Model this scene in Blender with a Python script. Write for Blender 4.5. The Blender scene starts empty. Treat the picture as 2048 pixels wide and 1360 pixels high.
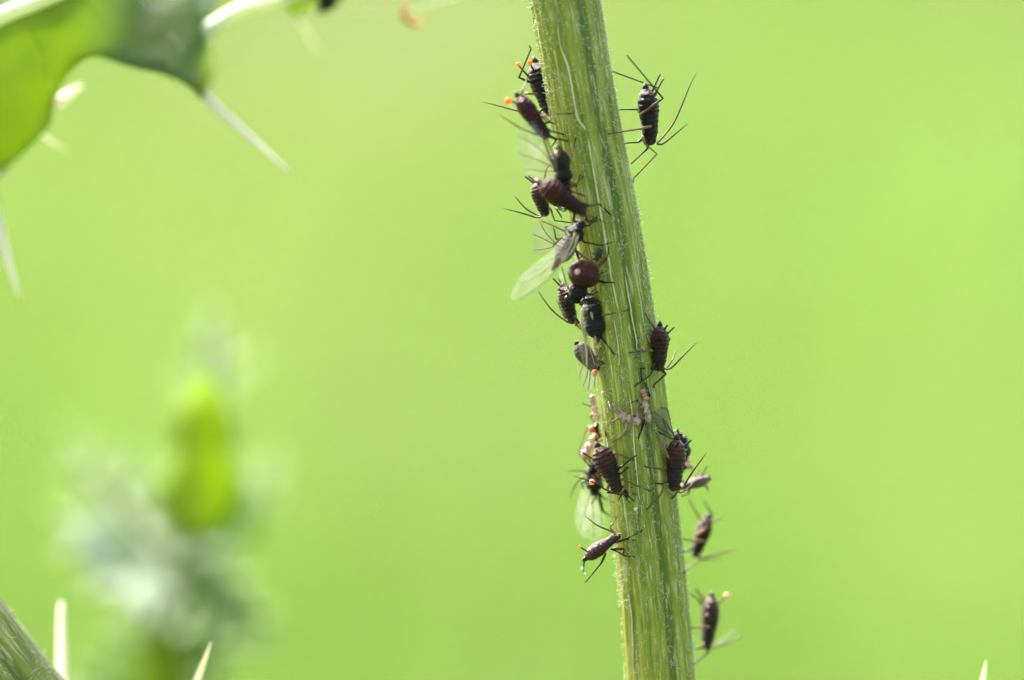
import bpy, bmesh, math, random
from mathutils import Vector, Matrix, noise, geometry
random.seed(7)
R = math.radians
scene = bpy.context.scene
C = scene.collection

# ------------------------------------------------------------------ camera
# one unit is one centimetre; a macro lens 40 cm from the stem looks 8 degrees down on to a meadow
TILT, DIST, FOCUS_H, PXS = R(8), 40.0, 49.4, 2048 / 7.0
RT, FW, UP = Vector((1, 0, 0)), Vector((0, math.cos(TILT), -math.sin(TILT))), Vector((0, math.sin(TILT), math.cos(TILT)))
ORG = Vector((0, 0, FOCUS_H))
cam_d = bpy.data.cameras.new('camera'); cam = bpy.data.objects.new('camera', cam_d); C.objects.link(cam)
cam.location = ORG - FW * DIST
cam.rotation_euler = (R(90) - TILT, 0, 0)
cam_d.sensor_width = 36; cam_d.lens = 36 * DIST / 7.0
cam_d.clip_start = 0.5; cam_d.clip_end = 200000
cam_d.dof.use_dof = True; cam_d.dof.focus_distance = DIST
cam_d.dof.aperture_fstop = cam_d.lens * 1e-3 / 2.6
cam_d.dof.aperture_blades = 7; cam_d.dof.aperture_rotation = R(12)
scene.camera = cam
scene.unit_settings.system = 'METRIC'; scene.unit_settings.scale_length = 0.01
# ------------------------------------------------------------------ sky, sun, exposure
SUN = (RT * -0.42 + Vector((0, 1, 0)) * 0.58 + Vector((0, 0, 1)) * 0.75).normalized()
world = bpy.data.worlds.new('World'); scene.world = world; world.use_nodes = True
wn = world.node_tree; bg = wn.nodes['Background']
sky = wn.nodes.new('ShaderNodeTexSky'); sky.sky_type = 'NISHITA'; sky.sun_disc = False
sky.sun_elevation = math.asin(SUN.z); sky.sun_rotation = math.atan2(SUN.x, SUN.y)
sky.dust_density = 7.0; sky.air_density = 0.5; sky.ozone_density = 0.0
wn.links.new(sky.outputs[0], bg.inputs[0]); bg.inputs[1].default_value = 0.15
sun_d = bpy.data.lights.new('sun', 'SUN'); sun_d.energy = 2.5; sun_d.angle = R(0.6); sun_d.color = (1, 0.95, 0.86)
sun = bpy.data.objects.new('sun', sun_d); C.objects.link(sun)
sun.location = (0, 0, 300); sun.rotation_euler = SUN.to_track_quat('Z', 'Y').to_euler()
vs = scene.view_settings
vs.view_transform = 'Standard'; vs.look = 'None'; vs.gamma = 1; vs.exposure = 2.8; vs.use_curve_mapping = False
scene.cycles.max_bounces = 8; scene.cycles.transparent_max_bounces = 24
scene.cycles.sample_clamp_indirect = 4; scene.cycles.use_denoising = True
scene.cycles.caustics_reflective = False; scene.cycles.caustics_refractive = False

# ------------------------------------------------------------------ helpers
def P(px, py, d=0.0):
    """a picture point at distance d beyond the plane of focus, as a place in the world"""
    k = (1 + d / DIST) / PXS
    return ORG + RT * ((px - 1024) * k) + UP * ((680 - py) * k) + FW * d
PX = 1 / PXS

class MB:
    def __init__(s): s.v = []; s.f = []; s.t = []; s.c = None
    def add(s, verts, faces, t):
        o = len(s.v); s.v += verts; s.f += [tuple(i + o for i in f) for f in faces]; s.t += t

ORIGIN = {}
def empty(name, loc, label, cat, group=None):
    o = bpy.data.objects.new(name, None); C.objects.link(o); o.location = loc; o.empty_display_size = 0.1
    o['label'] = label; o['category'] = cat
    if group: o['group'] = group
    ORIGIN[o] = Vector(loc); return o
def build(name, mb, mat, parent=None, smooth=True, uv=None):
    org = ORIGIN[parent] if parent else Vector((0, 0, 0))
    me = bpy.data.meshes.new(name); me.from_pydata([v - org for v in mb.v], [], mb.f)
    if mb.t:
        a = me.attributes.new('t', 'FLOAT', 'POINT'); a.data.foreach_set('value', mb.t)
    if mb.c:
        a = me.attributes.new('tint', 'FLOAT_COLOR', 'POINT')
        a.data.foreach_set('color', [x for c in mb.c for x in (c[0], c[1], c[2], 1)])
    if uv:
        l = me.uv_layers.new(name='UVMap')
        for p in me.polygons:
            for li in p.loop_indices: l.data[li].uv = uv[me.loops[li].vertex_index]
    me.materials.append(mat)
    if smooth: me.polygons.foreach_set('use_smooth', [True] * len(me.polygons))
    o = bpy.data.objects.new(name, me); C.objects.link(o)
    if parent: o.parent = parent; ORIGIN[o] = org
    return o
def smooth_path(pts, n):
    """Catmull-Rom through the points, n steps for each span"""
    if len(pts) < 3: return [pts[0].lerp(pts[-1], i / n) for i in range(n + 1)]
    out = []; q = [pts[0] * 2 - pts[1]] + pts + [pts[-1] * 2 - pts[-2]]
    for i in range(1, len(q) - 2):
        a, b, c, d = q[i - 1:i + 3]
        for k in range(n):
            t = k / n
            out.append(0.5 * (2 * b + (c - a) * t + (2 * a - 5 * b + 4 * c - d) * t * t + (3 * b - a - 3 * c + d) * t ** 3))
    out.append(pts[-1].copy()); return out
def interp(tab, x):
    if x <= tab[0][0]: return tab[0][1]
    for (x0, y0), (x1, y1) in zip(tab, tab[1:]):
        if x <= x1:
            k = (x - x0) / (x1 - x0); return y0 + (y1 - y0) * k
    return tab[-1][1]
def sinterp(tab, x):
    """smooth table look-up"""
    if x <= tab[0][0]: return tab[0][1]
    if x >= tab[-1][0]: return tab[-1][1]
    for i, ((x0, y0), (x1, y1)) in enumerate(zip(tab, tab[1:])):
        if x <= x1:
            m0 = (y1 - tab[i - 1][1]) / (x1 - tab[i - 1][0]) if i else (y1 - y0) / (x1 - x0)
            m1 = (tab[i + 2][1] - y0) / (tab[i + 2][0] - x0) if i + 2 < len(tab) else (y1 - y0) / (x1 - x0)
            h = x1 - x0; t = (x - x0) / h
            return ((2*t**3 - 3*t*t + 1) * y0 + (t**3 - 2*t*t + t) * h * m0 + (-2*t**3 + 3*t*t) * y1 + (t**3 - t*t) * h * m1)
def tube(mb, pts, rad, n=6, flat=None, t0=0.0, t1=1.0):
    """a tube along pts; rad(k) is the radius at the share k of its length"""
    m = len(pts); vs_, fs, ts = [], [], []
    side = None
    L = [0.0]
    for a, b in zip(pts, pts[1:]): L.append(L[-1] + (b - a).length)
    tot = L[-1] or 1
    for i, p in enumerate(pts):
        tg = (pts[min(i + 1, m - 1)] - pts[max(i - 1, 0)])
        tg = tg.normalized() if tg.length > 1e-9 else FW.copy()
        if side is None: side = tg.cross(FW); side = side.normalized() if side.length > 1e-3 else tg.cross(UP).normalized()
        side = (side - tg * side.dot(tg)).normalized(); nb = tg.cross(side)
        r = rad(L[i] / tot)
        for k in range(n):
            a = 2 * math.pi * k / n
            vs_.append(p + side * (r * math.cos(a)) + nb * (r * (flat or 1) * math.sin(a))); ts.append(t0 + (t1 - t0) * L[i] / tot)
    for i in range(m - 1):
        for k in range(n):
            fs.append((i * n + k, i * n + (k + 1) % n, (i + 1) * n + (k + 1) % n, (i + 1) * n + k))
    fs.append(tuple(range(n - 1, -1, -1))); fs.append(tuple((m - 1) * n + k for k in range(n)))
    mb.add(vs_, fs, ts)
def ball(mb, c, rx, axes=None, nu=12, nv=8):
    ax = axes or (RT, FW, UP); rx = rx if isinstance(rx, tuple) else (rx, rx, rx)
    vs_, fs = [], []
    for j in range(nv + 1):
        th = math.pi * j / nv
        for i in range(nu):
            ph = 2 * math.pi * i / nu
            vs_.append(c + ax[0] * (rx[0] * math.sin(th) * math.cos(ph)) + ax[1] * (rx[1] * math.sin(th) * math.sin(ph)) + ax[2] * (rx[2] * math.cos(th)))
    for j in range(nv):
        for i in range(nu):
            fs.append((j * nu + i, j * nu + (i + 1) % nu, (j + 1) * nu + (i + 1) % nu, (j + 1) * nu + i))
    mb.add(vs_, fs, [0.5] * len(vs_))
def inside(poly, x, y):
    r = False; j = len(poly) - 1
    for i in range(len(poly)):
        xi, yi = poly[i]; xj, yj = poly[j]
        if (yi > y) != (yj > y) and x < (xj - xi) * (y - yi) / (yj - yi) + xi: r = not r
        j = i
    return r
def sheet(outline, step, depth, wob=0.0):
    """triangulated sheet inside a smooth outline given as flat coordinates; depth(x, y) -> world point"""
    pts = smooth_path([Vector((x, y, 0)) for x, y in outline] + [Vector((*outline[0], 0))], 5)[:-1]
    poly = [(p.x, p.y) for p in pts]
    xs = [p[0] for p in poly]; ys = [p[1] for p in poly]
    co = [Vector(p) for p in poly]
    y = min(ys)
    row = 0
    while y < max(ys):
        x = min(xs) + (step / 2 if row % 2 else 0)
        while x < max(xs):
            if inside(poly, x, y) and min((x - a) ** 2 + (y - b) ** 2 for a, b in poly) > (0.45 * step) ** 2: co.append(Vector((x, y)))
            x += step
        y += step * 0.87; row += 1
    n = len(poly)
    r = geometry.delaunay_2d_cdt(co, [(i, (i + 1) % n) for i in range(n)], [], 1, 1e-6)
    mb = MB(); mb.add([depth(v.x, v.y) for v in r[0]], [tuple(f) for f in r[2]], [0.5] * len(r[0]))
    return mb

# ------------------------------------------------------------------ materials
class NT:
    def __init__(s, name):
        s.m = bpy.data.materials.new(name); s.m.use_nodes = True; s.nt = s.m.node_tree; s.n = s.nt.nodes
        s.b = s.n['Principled BSDF']; s.out = s.n['Material Output']
    def new(s, t, **kw):
        o = s.n.new('ShaderNode' + t)
        for k, v in kw.items():
            if isinstance(v, tuple) and k.startswith('i'): o.inputs[int(k[1:])].default_value = v
            elif k.startswith('i') and k[1:].isdigit(): o.inputs[int(k[1:])].default_value = v
            else: setattr(o, k, v)
        return o
    def link(s, a, b): s.nt.links.new(a, b)
    def attr(s, name): return s.new('Attribute', attribute_name=name)
    def noise(s, scale, detail=3, rough=0.6, vec=None):
        o = s.new('TexNoise'); o.inputs['Scale'].default_value = scale; o.inputs['Detail'].default_value = detail; o.inputs['Roughness'].default_value = rough
        if vec is None:
            tc = s.new('TexCoord'); vec = tc.outputs['Object']
        s.link(vec, o.inputs['Vector']); return o.outputs['Fac']
    def ramp(s, fac, stops, interp='LINEAR'):
        o = s.new('ValToRGB'); e = o.color_ramp.elements; o.color_ramp.interpolation = interp
        while len(e) < len(stops): e.new(0.5)
        for el, (p, c) in zip(e, stops):
            el.position = p; el.color = (*c, 1) if isinstance(c, tuple) else (c, c, c, 1)
        s.link(fac, o.inputs[0]); return o.outputs[0]
    def mix(s, fac, a, b, mode='MIX'):
        o = s.new('Mix', data_type='RGBA', blend_type=mode)
        for sock, v in ((o.inputs[0], fac), (o.inputs[6], a), (o.inputs[7], b)):
            if isinstance(v, (tuple, float, int)): sock.default_value = (*v, 1) if isinstance(v, tuple) else v
            else: s.link(v, sock)
        return o.outputs[2]
    def math(s, op, a, b=0.5):
        o = s.new('Math', operation=op)
        for sock, v in ((o.inputs[0], a), (o.inputs[1], b)):
            if isinstance(v, (float, int)): sock.default_value = v
            else: s.link(v, sock)
        return o.outputs[0]
    def bump(s, h, strength, dist):
        o = s.new('Bump'); o.inputs['Strength'].default_value = strength; o.inputs['Distance'].default_value = dist
        s.link(h, o.inputs['Height']); s.link(o.outputs[0], s.b.inputs['Normal'])
        return o.outputs[0]
    def translucent(s, col, share):
        t = s.new('BsdfTranslucent'); mx = s.new('MixShader'); mx.inputs[0].default_value = share
        if isinstance(col, tuple): t.inputs[0].default_value = (*col, 1)
        else: s.link(col, t.inputs[0])
        s.link(s.b.outputs[0], mx.inputs[1]); s.link(t.outputs[0], mx.inputs[2]); s.link(mx.outputs[0], s.out.inputs[0])

def mat_body(name, dark, mid, red, rough=0.34, spec=0.32, amber=(0.12, 0.03, 0.008), black_front=False):
    n = NT(name)
    f = n.noise(9, 4, 0.65); col = n.ramp(f, [(0.3, dark), (0.52, mid), (0.7, red)])
    t = n.attr('t').outputs['Fac']                                   # 0 tail, 1 head: the rear of the abdomen is redder
    col = n.mix(n.ramp(t, [(0.02, 0.5), (0.22, 0.4), (0.5, 0.0)]), col, red)
    col = n.mix(n.ramp(t, [(0.92, 0.0), (1.0, 0.3)]), col, amber)
    if black_front: col = n.mix(n.ramp(t, [(0.5, 0.0), (0.57, 1.0)]), col, (0.006, 0.006, 0.006))
    n.link(col, n.b.inputs['Base Color'])
    n.b.inputs['Roughness'].default_value = rough; n.b.inputs['Specular IOR Level'].default_value = spec
    h = n.noise(48, 4, 0.7); n.bump(h, 0.9, 0.022)
    return n.m
M = {}
M['brown'] = mat_body('aphid_brown', (0.008, 0.003, 0.002), (0.015, 0.005, 0.0035), (0.066, 0.013, 0.005), 0.28, 0.24)
M['plum'] = mat_body('aphid_plum', (0.012, 0.003, 0.003), (0.021, 0.005, 0.005), (0.065, 0.011, 0.006), 0.25, 0.16)
M['gloss_plum'] = mat_body('aphid_gloss_plum', (0.022, 0.006, 0.007), (0.034, 0.008, 0.009), (0.055, 0.011, 0.009), 0.18, 0.3)
M['black'] = mat_body('aphid_black', (0.004, 0.004, 0.004), (0.008, 0.007, 0.006), (0.014, 0.011, 0.009), 0.33, 0.2, (0.03, 0.015, 0.01))
M['red'] = mat_body('aphid_red', (0.02, 0.004, 0.002), (0.03, 0.005, 0.003), (0.05, 0.007, 0.003), 0.2, 0.15, (0.006, 0.006, 0.006), black_front=True)
M['grey'] = mat_body('aphid_grey', (0.03, 0.02, 0.022), (0.045, 0.03, 0.033), (0.06, 0.036, 0.036), 0.5, 0.3)
M['dusty'] = mat_body('aphid_dusty', (0.06, 0.03, 0.03), (0.1, 0.055, 0.05), (0.15, 0.08, 0.07), 0.5, 0.4)
M['olive'] = mat_body('aphid_olive', (0.022, 0.024, 0.012), (0.035, 0.036, 0.018), (0.05, 0.045, 0.022), 0.5)

def mat_limb(name, stops, rough=0.35, trans=0.25):
    n = NT(name); t = n.attr('t').outputs['Fac']
    col = n.ramp(t, stops); n.link(col, n.b.inputs['Base Color']); n.b.inputs['Roughness'].default_value = rough; n.b.inputs['Specular IOR Level'].default_value = 0.25
    if trans: n.translucent(col, trans)
    return n.m
AM, DK = (0.15, 0.08, 0.028), (0.009, 0.006, 0.005)
M['leg'] = mat_limb('aphid_leg', [(0.0, AM), (0.22, (0.12, 0.06, 0.02)), (0.36, DK), (0.44, DK), (0.55, (0.1, 0.06, 0.024)), (0.74, (0.06, 0.038, 0.018)), (0.86, DK)])
M['dark_leg'] = mat_limb('aphid_dark_leg', [(0.0, (0.07, 0.036, 0.014)), (0.3, DK), (0.5, DK), (0.65, (0.06, 0.04, 0.022)), (0.85, DK)])
M['black_leg'] = mat_limb('aphid_black_leg', [(0.0, (0.03, 0.02, 0.014)), (0.5, DK), (1, DK)], trans=0.05)
M['pale_leg'] = mat_limb('aphid_pale_leg', [(0.0, (0.3, 0.18, 0.08)), (0.4, (0.2, 0.12, 0.05)), (0.75, (0.12, 0.08, 0.04)), (0.9, (0.03, 0.02, 0.015))], trans=0.3)
M['antenna'] = mat_limb('aphid_antenna', [(0.0, (0.2, 0.12, 0.05)), (0.25, (0.06, 0.036, 0.018)), (0.45, DK), (0.8, DK), (1.0, (0.06, 0.045, 0.03))], trans=0.1)
M['cornicle'] = mat_limb('aphid_cornicle', [(0.0, (0.09, 0.035, 0.012)), (0.3, DK), (1, DK)], trans=0.05)
M['amber_cornicle'] = mat_limb('aphid_amber_cornicle', [(0.0, (0.3, 0.1, 0.02)), (0.5, (0.13, 0.05, 0.015)), (1, DK)], trans=0.15)

def simple(name, col, rough=0.4, trans=None, share=0.4, spec=0.5, var=None, vscale=6, bump=None):
    n = NT(name); c = col
    if var:
        c = n.ramp(n.noise(vscale, 4), [(0.35, col), (0.7, var)]); n.link(c, n.b.inputs['Base Color'])
    else: n.b.inputs['Base Color'].default_value = (*col, 1)
    n.b.inputs['Roughness'].default_value = rough; n.b.inputs['Specular IOR Level'].default_value = spec
    if bump: n.bump(n.noise(bump[0], 4), bump[1], bump[2])
    if trans: n.translucent(trans, share)
    return n.m
M['eye'] = simple('aphid_eye', (0.02, 0.006, 0.005), 0.15)
M['droplet'] = simple('droplet_orange', (0.75, 0.22, 0.02), 0.08, (0.95, 0.32, 0.02), 0.55)
M['pale_droplet'] = simple('droplet_pale', (0.7, 0.42, 0.3), 0.1, (0.8, 0.5, 0.35), 0.4)
M['clear_droplet'] = simple('droplet_clear', (0.6, 0.68, 0.62), 0.05, (0.7, 0.8, 0.75), 0.4)
M['skin'] = simple('shed_skin', (0.6, 0.48, 0.4), 0.3, (0.7, 0.55, 0.45), 0.35, var=(0.14, 0.075, 0.055), vscale=14, bump=(40, 0.6, 0.015))
M['skin_orange'] = simple('shed_skin_orange', (0.5, 0.2, 0.1), 0.4, (0.6, 0.24, 0.08), 0.35, var=(0.4, 0.22, 0.15), vscale=16)
M['skin_leg'] = mat_limb('shed_skin_leg', [(0.0, (0.4, 0.3, 0.23)), (0.4, (0.22, 0.14, 0.1)), (0.7, (0.3, 0.22, 0.17)), (0.95, (0.04, 0.03, 0.025))], 0.3, 0.3)
M['thread'] = simple('silk', (0.6, 0.62, 0.55), 0.3, (0.6, 0.62, 0.5), 0.3)
M['husk'] = simple('husk', (0.55, 0.24, 0.1), 0.6, (0.7, 0.3, 0.12), 0.4)

def mat_wing(name, tint, cover):
    n = NT(name)
    tr = n.new('BsdfTransparent'); tr.inputs[0].default_value = (*tint, 1)
    tl = n.new('BsdfTranslucent'); tl.inputs[0].default_value = (0.62, 0.6, 0.5, 1)
    df = n.new('BsdfDiffuse'); df.inputs[0].default_value = (0.5, 0.49, 0.42, 1)
    gl = n.new('BsdfGlossy'); gl.inputs['Roughness'].default_value = 0.22; gl.inputs[0].default_value = (0.9, 0.92, 0.95, 1)
    a = n.new('MixShader'); a.inputs[0].default_value = 0.5; n.link(tl.outputs[0], a.inputs[1]); n.link(df.outputs[0], a.inputs[2])
    b = n.new('MixShader'); b.inputs[0].default_value = 0.25; n.link(a.outputs[0], b.inputs[1]); n.link(gl.outputs[0], b.inputs[2])
    f = n.ramp(n.noise(9, 4), [(0.3, cover * 0.5), (0.5, cover), (0.72, cover * 2.2)])
    c = n.new('MixShader'); n.link(f, c.inputs[0]); n.link(tr.outputs[0], c.inputs[1]); n.link(b.outputs[0], c.inputs[2])
    n.link(c.outputs[0], n.out.inputs[0]); return n.m
M['wing'] = mat_wing('wing_membrane', (0.82, 0.8, 0.68), 0.09)
M['pale_wing'] = mat_wing('wing_pale', (0.93, 0.93, 0.88), 0.13)
M['smoky_wing'] = mat_wing('wing_smoky', (0.62, 0.62, 0.5), 0.1)
M['vein'] = simple('wing_vein', (0.12, 0.085, 0.035), 0.5, (0.2, 0.14, 0.06), 0.3)
M['cream_vein'] = simple('wing_vein_cream', (0.42, 0.38, 0.24), 0.4, (0.5, 0.45, 0.3), 0.4)
M['dark_vein'] = simple('wing_vein_dark', (0.03, 0.025, 0.012), 0.5)
M['stigma'] = simple('wing_stigma', (0.14, 0.075, 0.03), 0.5, (0.3, 0.16, 0.06), 0.3)

# plant stems: long fibres, pale ribs of woody tissue, darker tissue in the furrows
def mat_stem():
    n = NT('thistle_stem_green')
    uv = n.new('UVMap').outputs[0]
    def sn(su, sv, detail=3, rough=0.6):
        mp = n.new('Mapping'); mp.inputs['Scale'].default_value = (su, sv, 1); n.link(uv, mp.inputs[0])
        return n.noise(1, detail, rough, mp.outputs[0])
    base = n.ramp(sn(24, 0.9), [(0.3, (0.115, 0.16, 0.002)), (0.5, (0.2, 0.235, 0.006)), (0.7, (0.29, 0.31, 0.03))])
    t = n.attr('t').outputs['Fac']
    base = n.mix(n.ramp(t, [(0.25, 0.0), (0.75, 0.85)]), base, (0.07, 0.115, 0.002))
    pale = n.ramp(sn(42, 1.5, 4, 0.75), [(0.55, 0.0), (0.66, 0.8)])
    patch = n.ramp(sn(16, 2.6, 3), [(0.4, 0.1), (0.6, 1.0)])
    base = n.mix(n.math('MULTIPLY', pale, patch), base, (0.58, 0.56, 0.24))
    fib = n.ramp(sn(95, 4.5, 3, 0.75), [(0.55, 0.0), (0.66, 0.65)]); base = n.mix(fib, base, (0.6, 0.6, 0.28))
    dk = n.ramp(sn(70, 2.6, 3, 0.7), [(0.3, 0.75), (0.45, 0.0)]); base = n.mix(dk, base, (0.06, 0.1, 0.003))
    spk = n.ramp(sn(150, 16, 2, 0.6), [(0.66, 0.0), (0.74, 0.6)]); base = n.mix(spk, base, (0.66, 0.66, 0.42))
    n.link(base, n.b.inputs['Base Color']); n.b.inputs['Roughness'].default_value = 0.45
    n.bump(sn(70, 1.6, 4, 0.7), 0.5, 0.02)
    n.translucent(base, 0.18)
    return n.m
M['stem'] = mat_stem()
M['rib'] = simple('stem_rib_cream', (0.66, 0.6, 0.42), 0.6, var=(0.42, 0.46, 0.16), vscale=11, bump=(60, 0.6, 0.01), trans=(0.5, 0.5, 0.3), share=0.1)
M['hair'] = simple('plant_hair', (0.75, 0.78, 0.7), 0.5, (0.8, 0.82, 0.72), 0.45)
M['spine'] = simple('thistle_spine', (0.68, 0.65, 0.53), 0.35, (0.8, 0.77, 0.64), 0.4)
M['bract'] = simple('thistle_bract', (0.42, 0.54, 0.3), 0.4, (0.5, 0.62, 0.3), 0.35)
M['midrib'] = simple('leaf_midrib', (0.6, 0.64, 0.45), 0.4, (0.65, 0.7, 0.4), 0.35)

def mat_leaf(name, a, b, tr, share, rough=0.38, sheen_tint=None):
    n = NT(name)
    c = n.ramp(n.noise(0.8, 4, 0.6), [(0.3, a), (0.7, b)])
    if sheen_tint: c = n.mix(n.ramp(n.noise(0.55, 2), [(0.42, 0.0), (0.62, 0.8)]), c, sheen_tint)  # soft blotches of colour painted in for the sky's sheen on the blade
    n.link(c, n.b.inputs['Base Color']); n.b.inputs['Roughness'].default_value = rough
    n.bump(n.noise(7, 4), 0.35, 0.05)
    trc = n.ramp(n.noise(1.3, 3), [(0.3, tuple(x * 0.75 for x in tr)), (0.7, tr)])
    n.translucent(trc, share); return n.m
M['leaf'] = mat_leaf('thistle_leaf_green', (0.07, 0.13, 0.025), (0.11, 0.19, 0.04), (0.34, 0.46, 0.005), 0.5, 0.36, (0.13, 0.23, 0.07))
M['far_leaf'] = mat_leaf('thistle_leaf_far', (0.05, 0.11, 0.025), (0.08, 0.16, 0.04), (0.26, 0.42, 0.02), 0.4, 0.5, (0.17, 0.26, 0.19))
M['fresh_leaf'] = mat_leaf('thistle_leaf_fresh', (0.06, 0.11, 0.01), (0.09, 0.14, 0.012), (0.42, 0.57, 0.001), 0.8, 0.7)

# ------------------------------------------------------------------ ground and meadow
def mat_ground():
    n = NT('meadow_soil'); c = n.ramp(n.noise(0.02, 5), [(0.35, (0.06, 0.1, 0.02)), (0.6, (0.1, 0.16, 0.03)), (0.8, (0.15, 0.16, 0.06))])
    n.link(c, n.b.inputs['Base Color']); n.b.inputs['Roughness'].default_value = 0.9; return n.m
g = MB(); g.add([Vector((x, y, 0)) for x, y in ((-1e5, -1e5), (1e5, -1e5), (1e5, 1e5), (-1e5, 1e5))], [(0, 1, 2, 3)], [0] * 4)
ground = build('ground', g, mat_ground(), smooth=False); ground['kind'] = 'structure'
ground['label'] = 'flat green meadow ground far out of focus'; ground['category'] = 'ground'

def mat_grass():
    n = NT('meadow_grass'); c = n.attr('tint').outputs['Color']
    n.link(c, n.b.inputs['Base Color']); n.b.inputs['Roughness'].default_value = 0.5; n.translucent(c, 0.5); return n.m
grass = MB(); grass.c = []
rg = random.Random(3)
def straw(x, y):
    """where last year's dry stalks stand among the green"""
    s = 0
    for cx, cy, rx, ry, k in ((-10, 560, 16, 110, 0.5), (-7, 262, 9, 24, 0.22), (-60, 640, 30, 120, 0.12), (60, 640, 40, 100, 0.12), (-28, 380, 16, 30, 0.15)):
        q = ((x - cx) / rx) ** 2 + ((y - cy) / ry) ** 2
        s += k * math.exp(-q)
    return s
for i in range(60000):
    y = 60 + 1140 * rg.random() ** 1.25 if i % 8 else rg.uniform(-120, 120)
    half = 60 + 0.22 * max(y, 0)
    x = rg.uniform(-half, half)
    k = noise.noise(Vector((x * 0.022, y * 0.008, 0))) ; k2 = noise.noise(Vector((x * 0.05 + 9, y * 0.02, 4)))
    h = rg.uniform(7, 17) * (1 + 0.4 * k2); w = rg.uniform(0.5, 1.1); a = rg.uniform(0, 2 * math.pi)
    bend = Vector((math.cos(a), math.sin(a), 0)) * h * rg.uniform(0.1, 0.7); sd = Vector((-math.sin(a + 0.6), math.cos(a + 0.6), 0)) * w * 0.5
    b = Vector((x, y, -0.05)); m_ = b + Vector((0, 0, h * 0.6)) + bend * 0.35; tip = b + Vector((0, 0, h)) + bend
    col = Vector((0.122, 0.202, 0.036)).lerp(Vector((0.106, 0.2, 0.026)), max(0, min(1, 0.5 + 2.0 * k)))
    lush = math.exp(-((x - 1) / 17) ** 2 - ((y - 326) / 46) ** 2) + 0.5 * math.exp(-((x - 42) / 16) ** 2 - ((y - 290) / 40) ** 2)
    col = col.lerp(Vector((0.088, 0.18, 0.008)), min(1, 0.9 * lush))
    dull = math.exp(-((x + 5) / 11) ** 2 - ((y - 258) / 22) ** 2) + 0.7 * math.exp(-((x + 20) / 12) ** 2 - ((y - 590) / 90) ** 2)
    col = col.lerp(Vector((0.105, 0.155, 0.05)), min(1, 0.75 * dull))
    if rg.random() < straw(x, y): col = Vector((0.25, 0.22, 0.14))
    elif rg.random() < 0.04: col = Vector((0.2, 0.2, 0.1))
    fy = max(0.0, min(1.0, (y - 330) / 280)); col = col * (rg.uniform(0.8, 1.2) * (1 - 0.17 * fy * fy * (3 - 2 * fy)))
    grass.add([b - sd, b + sd, m_ + sd * 0.8, m_ - sd * 0.8, tip], [(0, 1, 2, 3), (3, 2, 4)], [0, 0, 0.6, 0.6, 1]); grass.c += [col] * 5
gr = build('meadow_grass', grass, mat_grass(), smooth=False); gr['kind'] = 'stuff'
gr['label'] = 'sunlit green meadow grass far out of focus'; gr['category'] = 'grass'

# ------------------------------------------------------------------ the aphids' stem
AX = [(-120, 1108), (0, 1131), (135, 1153), (270, 1177), (500, 1222), (640, 1243), (760, 1262), (900, 1278), (1000, 1287), (1180, 1306), (1360, 1321), (1500, 1331)]
SR = 0.231
def axis_px(py): return sinterp(AX, py)
def axis_d(py): return 0.086 * (2.02 - (680 - py) * PX)
def rad_px(py): return SR * PXS * (1 + 0.03 * ((py - 620) / 700) ** 2)
def surf(px, py):
    e = (px - axis_px(py)) / (rad_px(py) * 1.015)
    return axis_d(py) - SR * math.sqrt(max(0.0, 1 - e * e))

stem = empty('thistle_plant', (0, 0, 0), 'slanting ribbed green thistle stem crowded with dark aphids', 'thistle')
top = [P(axis_px(py), py, axis_d(py)) for py in range(1480, -121, -20)]
base_dir = (top[0] - top[8]).normalized()
foot = Vector((top[0].x + 3.2, top[0].y - 0.6, -1.0))
low = smooth_path([foot, foot.lerp(top[0], 0.5) + Vector((0.55, 0.2, 0)), top[0] + base_dir * 4.0, top[0]], 14)[:-1]
upd = (top[-1] - top[-9]).normalized()
high = [top[-1] + upd * (0.4 * k) + Vector((-0.004, 0.002, 0)) * k * k for k in range(1, 26)]
path = low + top + high
stem.location = foot + Vector((0, 0, 1)); ORIGIN[stem] = stem.location.copy()
def furrow(a, v):
    """0..1 depth of the furrow between two ribs; a is the angle from the side that faces the lens"""
    w = 0.05 * math.sin(v * 0.6) + 0.03 * math.sin(v * 1.7 + 1)
    f = 0
    for c, wd, k in ((0.42, 0.16, 1.0), (0.86, 0.1, 0.4), (-0.22, 0.09, 0.45), (-0.66, 0.13, 0.5), (0.12, 0.06, 0.35), (-1.05, 0.1, 0.45), (1.25, 0.12, 0.6), (1.9, 0.14, 0.7), (2.5, 0.14, 0.8), (-2.6, 0.14, 0.8), (-2.0, 0.14, 0.7), (-1.5, 0.12, 0.6), (3.1, 0.13, 0.7)):
        f = max(f, k * math.exp(-((a - c - w) / wd) ** 2))
    return f
def stem_mesh(path, radius, NA=96):
    mb = MB(); uvs = []; L = 0; n = len(path)
    for i, p in enumerate(path):
        if i: L += (p - path[i - 1]).length
        tg = (path[min(i + 1, n - 1)] - path[max(i - 1, 0)]).normalized()
        sx = (RT - tg * RT.dot(tg)).normalized(); fr = sx.cross(tg).normalized()
        if fr.dot(FW) > 0: fr = -fr
        r0 = radius(p, i)
        ring, ts = [], []
        for k in range(NA + 1):
            a = -math.pi + 2 * math.pi * k / NA
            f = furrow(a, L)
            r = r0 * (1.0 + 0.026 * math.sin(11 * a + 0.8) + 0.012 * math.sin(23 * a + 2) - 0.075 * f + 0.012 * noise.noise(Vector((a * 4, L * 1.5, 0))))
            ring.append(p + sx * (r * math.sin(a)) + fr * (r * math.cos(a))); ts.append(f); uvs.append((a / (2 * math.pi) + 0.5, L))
        mb.add(ring, [], ts)
    W = NA + 1
    for i in range(n - 1):
        for k in range(NA): mb.f.append((i * W + k, i * W + k + 1, (i + 1) * W + k + 1, (i + 1) * W + k))
    return mb, uvs
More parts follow.
